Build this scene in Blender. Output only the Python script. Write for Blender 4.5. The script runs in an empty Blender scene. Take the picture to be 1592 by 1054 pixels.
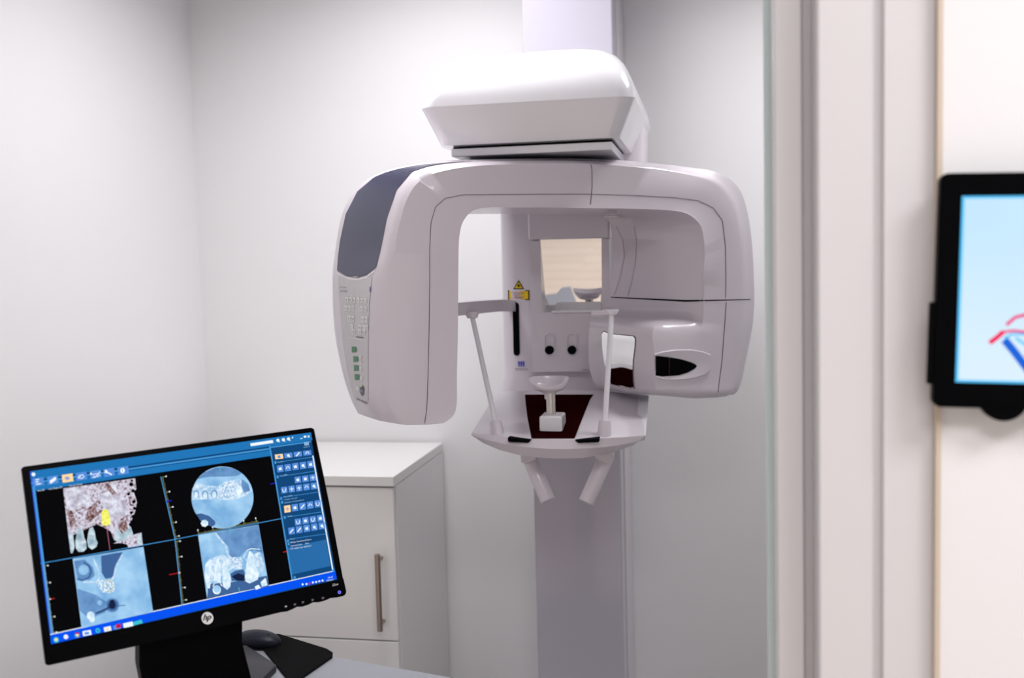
import bpy, bmesh, math, random
from mathutils import Vector, Matrix
from mathutils.bvhtree import BVHTree
random.seed(4)
sc = bpy.context.scene
COL = sc.collection
R = math.radians

# ------------------------------------------------------------------ camera
F = 1600.0                      # focal length in pixels of the 1592x1054 frame
PITCH, ROLL = R(4.36), R(1.5)
CAM = Vector((0, 0, 1.5))
fw = Vector((0, math.cos(PITCH), -math.sin(PITCH)))
r0 = Vector((1, 0, 0)); u0 = Vector((0, math.sin(PITCH), math.cos(PITCH)))
rt = math.cos(ROLL)*r0 - math.sin(ROLL)*u0
up = math.sin(ROLL)*r0 + math.cos(ROLL)*u0
cd = bpy.data.cameras.new('camera'); cam = bpy.data.objects.new('camera', cd); COL.objects.link(cam)
M = Matrix((rt, up, -fw)).transposed().to_4x4(); M.translation = CAM
cam.matrix_world = M
cd.sensor_width = 36; cd.lens = 36*F/1592; cd.clip_start = .02
cd.dof.use_dof = True; cd.dof.focus_distance = 2.1; cd.dof.aperture_fstop = 3.0
sc.camera = cam
# ------------------------------------------------------------------ room axes (the room is turned 11 degrees to the view)
YAW = R(11)
EX = Vector((math.cos(YAW), -math.sin(YAW), 0)); EY = Vector((math.sin(YAW), math.cos(YAW), 0)); EZ = Vector((0, 0, 1))
def rm(u, v, z=0): return EX*u + EY*v + EZ*z
# ------------------------------------------------------------------ light
w = bpy.data.worlds.new('world'); sc.world = w; w.use_nodes = True
w.node_tree.nodes['Background'].inputs[0].default_value = (.8, .85, 1, 1)
w.node_tree.nodes['Background'].inputs[1].default_value = .15
sc.view_settings.view_transform = 'Standard'; sc.view_settings.look = 'None'
sc.view_settings.gamma = 1; sc.view_settings.use_curve_mapping = False
sc.view_settings.exposure = 0.29
def area(name, u, v, z, su, sv, power, col, aim=None, spread=180):
    l = bpy.data.lights.new(name, 'AREA'); l.spread = R(spread); l.shape = 'RECTANGLE'; l.size = su; l.size_y = sv; l.energy = power; l.color = col
    o = bpy.data.objects.new(name, l); COL.objects.link(o); o.location = rm(u, v, z); o.rotation_euler = (0, 0, -YAW)
    if aim:
        d = rm(*aim) - rm(u, v, z); o.rotation_euler = d.to_track_quat('-Z', 'Y').to_euler()
    return o
LAMPS = ((-.74, 2.38, .6, .6, 14.5, (1, .985, .995), 148), (.50, 2.60, .4, .4, 8, (1, .985, .98), 130),
         (.2, -.4, 1.0, .6, 21, (1, .97, .985), 180), (1.1, .25, .8, .6, 20.5, (1, .985, 1), 170))
for u_, v_, a_, b_, p_, c_, s_ in LAMPS: area('ceiling_lamp_light', u_, v_, 2.66, a_, b_, p_, c_, spread=s_)

# ------------------------------------------------------------------ pixel -> space
def ray(px, py): return (fw + rt*((px-796)/F) - up*((py-527)/F))
def on_plane(px, py, p, n):
    d = ray(px, py); t = (p-CAM).dot(n)/d.dot(n); return CAM + d*t
def on_z(px, py, z): return on_plane(px, py, Vector((0, 0, z)), EZ)
def on_v(px, py, v): return on_plane(px, py, rm(0, v), EY)

# ------------------------------------------------------------------ materials
def mat(name, col, rough=.5, metal=0, coat=0, emit=None, estr=1, spec=.5):
    m = bpy.data.materials.new(name); m.use_nodes = True
    b = m.node_tree.nodes['Principled BSDF']
    b.inputs['Base Color'].default_value = (*col, 1); b.inputs['Roughness'].default_value = rough
    b.inputs['Metallic'].default_value = metal; b.inputs['Coat Weight'].default_value = coat
    b.inputs['Coat Roughness'].default_value = .06; b.inputs['Specular IOR Level'].default_value = spec
    if emit:
        b.inputs['Emission Color'].default_value = (*emit, 1); b.inputs['Emission Strength'].default_value = estr
    return m
def noisy(m, scale, amt, dist=.0):
    """slight procedural surface unevenness"""
    nt = m.node_tree; b = nt.nodes['Principled BSDF']
    tc = nt.nodes.new('ShaderNodeTexCoord'); n = nt.nodes.new('ShaderNodeTexNoise'); bp = nt.nodes.new('ShaderNodeBump')
    n.inputs['Scale'].default_value = scale; bp.inputs['Strength'].default_value = amt; bp.inputs['Distance'].default_value = .002
    nt.links.new(tc.outputs['Object'], n.inputs['Vector']); nt.links.new(n.outputs['Fac'], bp.inputs['Height']); nt.links.new(bp.outputs['Normal'], b.inputs['Normal'])
    return m
def s2l(c): return tuple((x/255/12.92 if x/255 <= .04045 else ((x/255+.055)/1.055)**2.4) for x in c)
WALL = noisy(mat('wall_paint', (.82, .815, .825), .7), 90, .12)
CEIL = mat('ceiling_paint', (.85, .85, .85), .9)
TRIM = noisy(mat('frame_lacquer', (.68, .665, .675), .35), 40, .05)
TAN = mat('frame_edge_tan', (.62, .52, .42), .5)
PL = noisy(mat('white_machine_plastic', (.68, .63, .685), .28, coat=.35), 14, .03)
PLW = noisy(mat('white_gloss_plastic', (.82, .81, .86), .2, coat=.5), 14, .03)
COLM = noisy(mat('column_lacquer', (.47, .45, .52), .16, coat=.5), 6, .12)
DK = mat('smoked_blue_plastic', (.05, .053, .10), .22, coat=.1)
PANEL = mat('control_foil', (.62, .60, .62), .4)
BTN = mat('button_white', (.86, .86, .86), .4)
GREY = mat('print_grey', (.20, .20, .23), .5)
GREEN = mat('button_green', (.03, .22, .09), .4)
NAVY = mat('button_navy', (.03, .04, .10), .35)
SEAM = mat('seam_dark', (.16, .13, .16), .6)
BLACK = mat('black_gloss', (.002, .002, .0025), .3, spec=.02)
BLACKM = mat('black_matte', (.003, .003, .0035), .6, spec=.02)
RED = mat('dark_red_acrylic', (.016, .0015, .002), .5, spec=.0)
MIR = mat('mirror_glass', (.93, .93, .93), .01, metal=1)
STEEL = mat('brushed_steel', (.62, .58, .55), .28, metal=1)
HANDLE = mat('brushed_bronze_steel', (.36, .30, .27), .28, metal=1)
YEL = mat('label_yellow', (.80, .56, .01), .5)
RPR = mat('label_red_print', (.55, .12, .02), .5)
BLUE = mat('logo_blue', (.05, .05, .55), .5)
CAB = noisy(mat('cabinet_laminate', (.78, .775, .765), .18, coat=.3), 20, .02)
DESK = noisy(mat('desk_laminate', (.24, .25, .285), .4), 60, .04)
GLASS = mat('glass', (.93, .98, .96), .02); GLASS.node_tree.nodes['Principled BSDF'].inputs['Transmission Weight'].default_value = 1
GEDGE = mat('glass_edge_green', (.62, .72, .71), .3)
LOGOW = mat('logo_silver', (.75, .75, .75), .4, emit=(.8, .8, .8), estr=.0)
FLOOR2 = noisy(mat('low_bounce_dark_floor', (.20, .19, .20), .45), 50, .08)  # unseen room floor, made dark grey to cut the light bounced upward
# wooden floor
FLOOR = mat('light_wood_floor', (.7, .5, .36), .3)
nt = FLOOR.node_tree; b = nt.nodes['Principled BSDF']
tc = nt.nodes.new('ShaderNodeTexCoord'); br = nt.nodes.new('ShaderNodeTexBrick'); nz = nt.nodes.new('ShaderNodeTexNoise'); mp = nt.nodes.new('ShaderNodeMapping'); mx = nt.nodes.new('ShaderNodeMixRGB')
br.inputs['Scale'].default_value = 1; br.inputs['Brick Width'].default_value = 1.2; br.inputs['Row Height'].default_value = .12; br.inputs['Mortar Size'].default_value = .002
br.inputs['Color1'].default_value = (.92, .80, .69, 1); br.inputs['Color2'].default_value = (.86, .73, .61, 1); br.inputs['Mortar'].default_value = (.42, .30, .22, 1)
mp.inputs['Scale'].default_value = (1, 14, 1); nz.inputs['Scale'].default_value = 3; nz.inputs['Detail'].default_value = 6
mx.blend_type = 'MULTIPLY'; mx.inputs[0].default_value = .25
mr = nt.nodes.new('ShaderNodeMapping'); mr.inputs['Rotation'].default_value = (0, 0, YAW)
nt.links.new(tc.outputs['Object'], mr.inputs['Vector']); nt.links.new(mr.outputs[0], br.inputs['Vector']); nt.links.new(mr.outputs[0], mp.inputs['Vector']); nt.links.new(mp.outputs[0], nz.inputs['Vector'])
nt.links.new(br.outputs['Color'], mx.inputs[1]); nt.links.new(nz.outputs['Fac'], mx.inputs[2]); nt.links.new(mx.outputs[0], b.inputs['Base Color'])

# ------------------------------------------------------------------ objects
def obj(name, verts, faces, mats, parent=None, smooth=False, fm=None, bevel=0, seg=3, angle=40):
    me = bpy.data.meshes.new(name)
    off = parent_world(parent)
    me.from_pydata([tuple(Vector(v)-off) for v in verts], [], faces)
    if not isinstance(mats, (list, tuple)): mats = [mats]
    for m in mats: me.materials.append(m)
    if fm:
        for p, i in zip(me.polygons, fm): p.material_index = i
    bm = bmesh.new(); bm.from_mesh(me)
    if bevel is not None and bevel >= 0 and not fm: bmesh.ops.recalc_face_normals(bm, faces=bm.faces)
    bm.to_mesh(me); bm.free()
    if smooth or bevel: me.shade_smooth(); me.set_sharp_from_angle(angle=R(angle))
    o = bpy.data.objects.new(name, me); COL.objects.link(o)
    if parent: o.parent = parent
    if bevel:
        bv = o.modifiers.new('bevel', 'BEVEL'); bv.width = bevel; bv.segments = seg; bv.limit_method = 'ANGLE'; bv.angle_limit = R(30); bv.harden_normals = True
    return o
def parent_world(p):
    v = Vector((0, 0, 0))
    while p: v += p.location; p = p.parent
    return v
def tag(o, label, cat=None, group=None):
    o['label'] = label
    if cat: o['category'] = cat
    if group: o['group'] = group
    return o
def thing(name, loc, label, cat, group=None):
    o = bpy.data.objects.new(name, None); COL.objects.link(o); o.location = loc; o.empty_display_size = .1
    return tag(o, label, cat, group)
def struct(o): o['kind'] = 'structure'; return o
def boxp(c, ax, ay, az):
    """eight corners: c corner, three edge vectors"""
    v = [c, c+ax, c+ax+ay, c+ay]; v += [p+az for p in v]
    return v, [(0, 3, 2, 1), (4, 5, 6, 7), (0, 1, 5, 4), (1, 2, 6, 5), (2, 3, 7, 6), (3, 0, 4, 7)]
def rbox(name, ua, ub, va, vb, za, zb, m, parent=None, bevel=0, **k):
    v, f = boxp(rm(ua, va, za), EX*(ub-ua), EY*(vb-va), EZ*(zb-za)); return obj(name, v, f, m, parent, bevel=bevel, **k)
def prism(pts, ex):
    n = len(pts); v = [Vector(p) for p in pts]+[Vector(p)+ex for p in pts]
    f = [tuple(range(n-1, -1, -1)), tuple(range(n, 2*n))]+[(i, (i+1) % n, (i+1) % n+n, i+n) for i in range(n)]
    return v, f
def merge(*vf):
    V, Fc = [], []
    for v, f in vf:
        k = len(V); V += v; Fc += [tuple(i+k for i in q) for q in f]
    return V, Fc
def tube(pts, rad, n=20, cap=True):
    if not isinstance(rad, (list, tuple)): rad = [rad]*len(pts)
    pts = [Vector(p) for p in pts]; V, Fc = [], []
    x = None
    for i, p in enumerate(pts):
        d = (pts[min(i+1, len(pts)-1)]-pts[max(i-1, 0)]).normalized()
        if x is None: x = d.orthogonal().normalized()
        x = (x-d*x.dot(d)).normalized(); y = d.cross(x)
        V += [p+(x*math.cos(a)+y*math.sin(a))*rad[i] for a in [2*math.pi*j/n for j in range(n)]]
    for i in range(len(pts)-1):
        Fc += [(i*n+j, i*n+(j+1) % n, (i+1)*n+(j+1) % n, (i+1)*n+j) for j in range(n)]
    if cap: Fc += [tuple(range(n-1, -1, -1)), tuple(range((len(pts)-1)*n, len(pts)*n))]
    return V, Fc
def loft(rings, caps=True, closed=True):
    n = len(rings[0]); V = [p for r in rings for p in r]; Fc = []
    for i in range(len(rings)-1):
        for j in range(n if closed else n-1):
            k = (j+1) % n; Fc.append((i*n+j, i*n+k, (i+1)*n+k, (i+1)*n+j))
    if caps:
        for i in (0, len(rings)-1):
            c = len(V); V.append(sum(rings[i], Vector())/n)
            Fc += [(c, i*n+j, i*n+(j+1) % n) for j in range(n)]
    return V, Fc
def rrect(c, ax, ay, a, b_, r, n=6):
    """rounded rectangle ring about c, half sizes a,b"""
    P = []
    for sx, sy, t0 in ((1, 1, 0), (-1, 1, 90), (-1, -1, 180), (1, -1, 270)):
        for i in range(n+1):
            t = R(t0+90*i/n); P.append(c+ax*(sx*(a-r)+r*math.cos(t))+ay*(sy*(b_-r)+r*math.sin(t)))
    return P
def catmull(P, n):
    out = []
    for i in range(len(P)-1):
        p0, p1, p2, p3 = P[max(i-1, 0)], P[i], P[i+1], P[min(i+2, len(P)-1)]
        for j in range(n):
            t = j/n
            out.append(.5*((2*p1)+(p2-p0)*t+(2*p0-5*p1+4*p2-p3)*t*t+(3*p1-p0-3*p2+p3)*t**3))
    out.append(P[-1]); return out
def text_polys(s, size, font=None):
    cu = bpy.data.curves.new('t', 'FONT'); cu.body = s; cu.size = size; cu.resolution_u = 2
    o = bpy.data.objects.new('t', cu); COL.objects.link(o)
    dg = bpy.context.evaluated_depsgraph_get(); me = o.evaluated_get(dg).to_mesh()
    V = [v.co.copy() for v in me.vertices]; Fc = [tuple(p.vertices) for p in me.polygons]
    o.evaluated_get(dg).to_mesh_clear(); bpy.data.objects.remove(o); bpy.data.curves.remove(cu)
    return V, Fc
class Skin:
    """thin printed layers lying on a surface, collected as one mesh"""
    def __init__(s, surf): s.surf = surf; s.V = []; s.F = []; s.fm = []; s.m = []
    def mi(s, m):
        if m not in s.m: s.m.append(m)
        return s.m.index(m)
    def add(s, V, Fc, m):
        if any(v is None for v in V): return
        k = len(s.V); s.V += V; s.F += [tuple(i+k for i in f) for f in Fc]; s.fm += [s.mi(m)]*len(Fc)
    def poly(s, P, m, L=1): s.add([s.surf(x, y, L) for x, y in P], [tuple(range(len(P)))], m)
    def line(s, P, wd, m, L=1, step=None):
        if step:
            Q = []
            for a, b_ in zip(P, P[1:]):
                n = max(1, int(math.hypot(b_[0]-a[0], b_[1]-a[1])/step)); Q += [(a[0]+(b_[0]-a[0])*i/n, a[1]+(b_[1]-a[1])*i/n) for i in range(n)]
            P = Q+[P[-1]]
        V = []
        for i, p in enumerate(P):
            a = P[max(i-1, 0)]; c = P[min(i+1, len(P)-1)]; dx, dy = c[0]-a[0], c[1]-a[1]; l = math.hypot(dx, dy) or 1
            nx, ny = -dy/l*wd/2, dx/l*wd/2; V += [s.surf(p[0]+nx, p[1]+ny, L), s.surf(p[0]-nx, p[1]-ny, L)]
        s.add(V, [(2*i, 2*i+1, 2*i+3, 2*i+2) for i in range(len(P)-1)], m)
    def circ(s, x, y, r, m, L=1, n=20, ry=None): s.poly([(x+r*math.cos(2*math.pi*i/n), y+(ry or r)*math.sin(2*math.pi*i/n)) for i in range(n)], m, L)
    def rows(s, left, right, m, L=1, ny=24, nx=8):
        def at(P, y):
            for a, b_ in zip(P, P[1:]):
                if a[1] <= y <= b_[1]: return a[0]+(b_[0]-a[0])*((y-a[1])/((b_[1]-a[1]) or 1))
            return P[-1][0] if y > P[-1][1] else P[0][0]
        y0 = max(left[0][1], right[0][1]); y1 = min(left[-1][1], right[-1][1]); V = []
        for j in range(ny+1):
            y = y0+(y1-y0)*j/ny; a, b_ = at(left, y), at(right, y)
            V += [s.surf(a+(b_-a)*i/nx, y, L) for i in range(nx+1)]
        s.add(V, [(j*(nx+1)+i, j*(nx+1)+i+1, (j+1)*(nx+1)+i+1, (j+1)*(nx+1)+i) for j in range(ny) for i in range(nx)], m)
    def build(s, name, parent, smooth=False): return obj(name, s.V, s.F, s.m, parent, fm=s.fm, smooth=smooth)
def surf_of(o, eps=.0006):
    """pixel -> point on a built mesh, lifted by a hair"""
    off = parent_world(o); me = o.data
    bvh = BVHTree.FromPolygons([v.co+off for v in me.vertices], [tuple(p.vertices) for p in me.polygons])
    def f(x, y, L=1):
        d = ray(x, y).normalized(); h = bvh.ray_cast(CAM, d)
        if h[0] is None: return None
        n = h[1] if h[1].dot(d) < 0 else -h[1]
        return h[0]+n*eps*L
    return f

# ================================================================== ROOM
VB, UL, ZC = 3.225, -1.694, 2.7
PV = 1.27                                   # partition between room and corridor
struct(rbox('floor', -3, 3, -2.4, PV+.06, -.1, 0, FLOOR))
struct(rbox('floor', -3, 3, PV+.06, VB+.3, -.1, 0, FLOOR2))
struct(rbox('ceiling', -3, 3, -2.4, VB+.3, ZC, ZC+.1, CEIL))
struct(rbox('wall_back', UL-.1, 1.6, VB, VB+.1, 0, ZC, WALL))
struct(rbox('wall_left', UL-.1, UL, -2.2, VB, 0, ZC, WALL))
struct(rbox('wall_right', 1.5, 1.6, PV+.12, VB, 0, ZC, WALL))
struct(rbox('wall_corridor_back', UL-.1, 2.6, -2.3, -2.2, 0, ZC, WALL))
struct(rbox('wall_corridor_right', 2.5, 2.6, -2.2, PV, 0, ZC, WALL))
def U(px, v, py=500): return on_v(px, py, v).dot(EX)
uw = U(1463, PV)
struct(rbox('wall_front', uw, 2.5, PV, PV+.12, 0, ZC, WALL))
struct(rbox('trim_1', U(1373, PV+.012), uw-.0005, PV+.010, PV+.12, 0, 2.35, TRIM, bevel=.002))
struct(rbox('trim_2', U(1270, PV+.03), U(1357, PV+.03), PV+.018, PV+.12, 0, 2.35, TRIM, bevel=.004))
struct(rbox('trim_3', U(1356, PV+.03), U(1374, PV+.03), PV+.0225, PV+.12, 0, 2.35, TRIM))
struct(rbox('trim_4', U(1250, PV+.085), U(1280, PV+.085), PV+.092, PV+.14, 0, 2.35, TRIM))
struct(rbox('trim_5', uw-.0060, uw-.0004, PV-.006, PV+.009, 0, 2.35, TAN))
struct(rbox('trim_6', U(1206.5, PV+.08), U(1249, PV+.08), PV+.08, PV+.145, 0, 2.35, TRIM, bevel=.003))
struct(rbox('trim_7', -1.69, uw-.001, PV+.02, PV+.14, 2.351, ZC, WALL))
gl = thing('glass_sliding_door', rm(.1, PV+.16, 0), 'clear glass sliding door with a greenish polished edge beside the white door casing', 'glass door')
ga, gb = U(1189.5, PV+.165), U(1205, PV+.165)
rbox('glass_pane', gb, gb+.5, PV+.155, PV+.167, .01, 2.34, GLASS, gl)
rbox('edge_seal', ga, gb-.0002, PV+.153, PV+.169, .01, 2.34, GEDGE, gl, bevel=.001)

# ================================================================== X-RAY MACHINE
XR = thing('panoramic_xray_machine', on_v(888, 700, 3.0)*1, 'large white and mauve grey dental panoramic x-ray machine on a wall column', 'x-ray machine')
XR.location.z = 0
# ---- column
VC = 2.90
def uv(px, py, v): p = on_v(px, py, v); return p.dot(EX), p.z
uc0, uc1 = uv(823, 500, VC)[0], uv(961, 500, VC)[0]
colo = rbox('column', uc0, uc1, VC, VC+.10, 0, ZC-.002, COLM, XR, bevel=.006)
rbox('column_back_rail', uc0+.03, uc1+.004, VC+.101, VB-.002, 0, ZC-.002, PL, XR, bevel=.002)
rbox('base_plate', uc0-.1, uc1+.1, 2.3, VB-.002, .001, .03, PL, XR, bevel=.01)
# ---- fixed body behind the patient
VBD = 2.74
ub0, ub1 = uv(781, 450, VBD+.04)[0], uv(953, 450, VBD)[0]
cu_, hw = (ub0+ub1)/2, (ub1-ub0)/2
zt = uv(880, 232, VBD)[1]; zb_ = uv(880, 600, VBD)[1]
rings = [rrect(rm(cu_, VBD+.08, z), EX, EY, hw+e, .08+e*.6, .045, 6) for z, e in ((zb_-.10, .03), (zb_-.04, .02), (zb_+.03, .002), (zb_+.08, 0), (zt, 0))]
v, f = loft(rings); body = obj('body_housing', v, f, PL, XR, smooth=True)
# panel with tilted mirror
fb = VBD-.0
def pan(pts, v, th, name, m, parent, bevel=0): # prism on a room-frontal plane, outline in pixels
    P = [on_v(x, y, v) for x, y in pts]; vv, ff = prism(P, EY*th); return obj(name, vv, ff, m, parent, bevel=bevel)
pv = VBD-.046
# inspection panel built as four bars around the mirror opening
def bar(pts): P = [on_v(x, y, pv) for x, y in pts]; return prism(P, EY*.05)
pn = obj('front_panel', *merge(bar([(823, 374), (840, 374), (842, 486), (825, 486)]), bar([(935, 371), (947, 371), (949, 484), (936, 484)]),
     bar([(825, 486), (949, 484), (951, 577), (827, 578.5)])), PL, body, bevel=.0008)
pan([(820, 327), (948, 325), (948, 370), (821, 373)], VBD-.062, .07, 'upper_hood', PL, body, bevel=.006)
# mirror: top forward, bottom back
mt = VBD-.045; mb = VBD-.0042
P = [on_v(838, 372, mt), on_v(937, 370, mt), on_v(937, 483, mb), on_v(840, 487, mb)]
# recess behind the mirror opening is part of the mirror holder
n_ = (P[1]-P[0]).cross(P[3]-P[0]).normalized(); n_ = n_ if n_.dot(EY) > 0 else -n_
vv, ff = prism(P, n_*.003); mir = obj('mirror', vv, ff, MIR, body)
sh = bar([(858, 483.2), (930, 482.2), (930, 485), (858, 486)]); obj('mirror_ledge', [q-EY*.006 for q in sh[0]], sh[1], PLW, body)
# knobs in oblong recesses
sb = Skin(lambda x, y, L=1: on_v(x, y, pv-.0004*L))
for cx in (854.5, 889.5):
    w_ = 8.2; P = [(cx+w_*math.cos(R(a)), 525+w_*math.sin(R(a))) for a in range(180, 361, 20)]+[(cx+w_*math.cos(R(a)), 545+w_*math.sin(R(a))) for a in range(0, 181, 20)]
    P3 = [on_v(x, y, pv-.001) for x, y in P]
    cen = sum(P3, Vector())/len(P3)
    V2, F2 = loft([[q+EY*.003 for q in P3], [q-EY*.002 for q in P3], [cen+(q-cen)*.86-EY*.002 for q in P3], [cen+(q-cen)*.82+EY*.0015 for q in P3]], caps=False)
    k = len(V2); F2.append(tuple(range(3*len(P3), 4*len(P3)))); sl = obj('slider_recess', V2, F2, PL, body, smooth=True)
    c = on_v(cx, 544, pv-.001); V2, F2 = tube([c, c-EY*.008, c-EY*.010], [.0115, .0115, .0095], 24); obj('knob', V2, F2, BLACKM, sl, smooth=True)
# body surface prints: laser slot, labels, logo
sf = surf_of(body); S = Skin(sf)
P = [(802+5*math.cos(R(a)), 475+5*math.sin(R(a))) for a in range(180, 361, 20)]+[(803.5+5*math.cos(R(a)), 548+5*math.sin(R(a))) for a in range(0, 181, 20)]
S.poly(P, BLACKM, 2); S.build('laser_slot', body)
S = Skin(sf); S.poly([(806.5, 435), (815, 449.5), (798, 449.5)], BLACKM, 2); S.poly([(806.5, 438.2), (812.6, 448), (800.4, 448)], YEL, 3)
S.circ(806.6, 444, 1.7, BLACKM, 4)
for a in range(0, 360, 45): S.line([(806.6, 444), (806.6+3*math.cos(R(a)), 444+3*math.sin(R(a)))], .5, BLACKM, 4)
S.poly([(790, 451), (823, 451), (823.2, 466.5), (790.5, 466.5)], BLACKM, 2); S.poly([(792, 452.5), (821.2, 452.5), (821.4, 465), (792.3, 465)], YEL, 3)
for y, a, b_, m in ((454.8, 796, 818, RPR), (457, 798, 815, GREY), (459.5, 797, 809, RPR), (461.6, 800, 816, GREY), (463.3, 795, 812, RPR)):
    S.line([(a, y), (b_, y-.1)], .8, m, 4)
tag(S.build('warning_label', body), 'yellow laser warning label with black border')
S = Skin(sf)
for i in range(3):
    x = 805.5+i*3.6; S.poly([(x, 562), (x+1.2, 561), (x+2.4, 562), (x+3, 564.5), (x+2.6, 567), (x+3, 569), (x+1.8, 570), (x+.5, 569), (x+.6, 566.5), (x-.2, 564.5)], BLUE, 2)
V2, F2 = text_polys('MORITA', 5.0)
S.add([sf(800.8+q.x*1.05, 575.6-q.y, 2) for q in V2], F2, GREY); S.build('maker_logo', body)
S = Skin(lambda x, y, L=1: on_v(x, y, pv-.0004*L)); S.line([(904, 575), (914, 574.8)], 1, GREY); S.build('type_plate', body)

# ---- head unit on top
VH = 2.22
def P2(px, py): p = on_v(px, py, VH); return p.dot(EX), p.z
ul, zl = P2(650, 167); ur, zr = P2(986, 149); zr_ = (zl+zr)/2
bl, _ = P2(677, 222); b_r, zz = P2(961, 214); zbot = P2(820, 218)[1]
hc = (ul+ur)/2; hw2 = (ur-ul)/2
dep = .62
def hring(u_a, u_b, va, vb_, z, r): return rrect(rm((u_a+u_b)/2, (va+vb_)/2, z), EX, EY, (u_b-u_a)/2, (vb_-va)/2, r, 8)
rings = [hring(bl, b_r, VH+.03, VH+dep, zbot, .03), hring(bl-.003, b_r+.003, VH+.024, VH+dep, zbot+.008, .03)]
rings += [hring(ul+.003, ur-.003, VH+.003, VH+dep+.02, zr_-.006, .035), hring(ul, ur, VH, VH+dep+.02, zr_, .035)]
hz = .135
for k in range(1, 13):
    t = k/12; s = math.cos(t*math.pi/2); ins = (1-s)
    h = math.sin(t*math.pi/2)
    # dome leans right: left shoulder long, right shoulder short
    rings.append(hring(ul+(.20)*ins**.85+.012*t, ur-(.095)*ins**.9-.006*t, VH+.16*ins+.012*t, VH+dep+.02-.2*ins, zr_+hz*h**1.05, .035+.05*t))
v, f = loft(rings)
head = obj('head_unit', v, f, PLW, XR, smooth=True, angle=28)
# rear bracket joining head unit to the body
uk0, uk1 = uv(800, 200, VBD-.12)[0], uv(1001, 200, VBD-.12)[0]
rings = [rrect(rm((uk0+uk1)/2, VBD-.02, z), EX, EY, (uk1-uk0)/2-e, .13-e*.4, .05, 6) for z, e in ((zt-.07, .004), (zt+.05, 0), (zbot+.02, .002), (zr_-.02, .012), (zr_+.05, .03))]
v, f = loft(rings); obj('rear_bracket', v, f, PL, head, smooth=True)
zp = P2(820, 237)[1]
rbox('turntable_plate', U(701, VH+.05, 230), U(952, VH+.05, 230), VH+.05, VH+.52, zbot-.023, zbot-.005, PLW, head, bevel=.003)
rbox('turntable_gap_shade', U(703, VH+.06, 230), U(951, VH+.06, 230), VH+.07, VH+.50, zbot-.0045, zbot-.0005, BLACKM, head)  # black slab standing in for the shaded gap between head unit and plate
V2, F2 = loft([rrect(rm(U(838, VH+.36, 240), VH+.36, z), EX, EY, .15, .17, .05) for z in (zbot-.052, zbot-.0235)]); obj('turntable_bearing', V2, F2, BLACKM, head, smooth=True)

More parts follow.
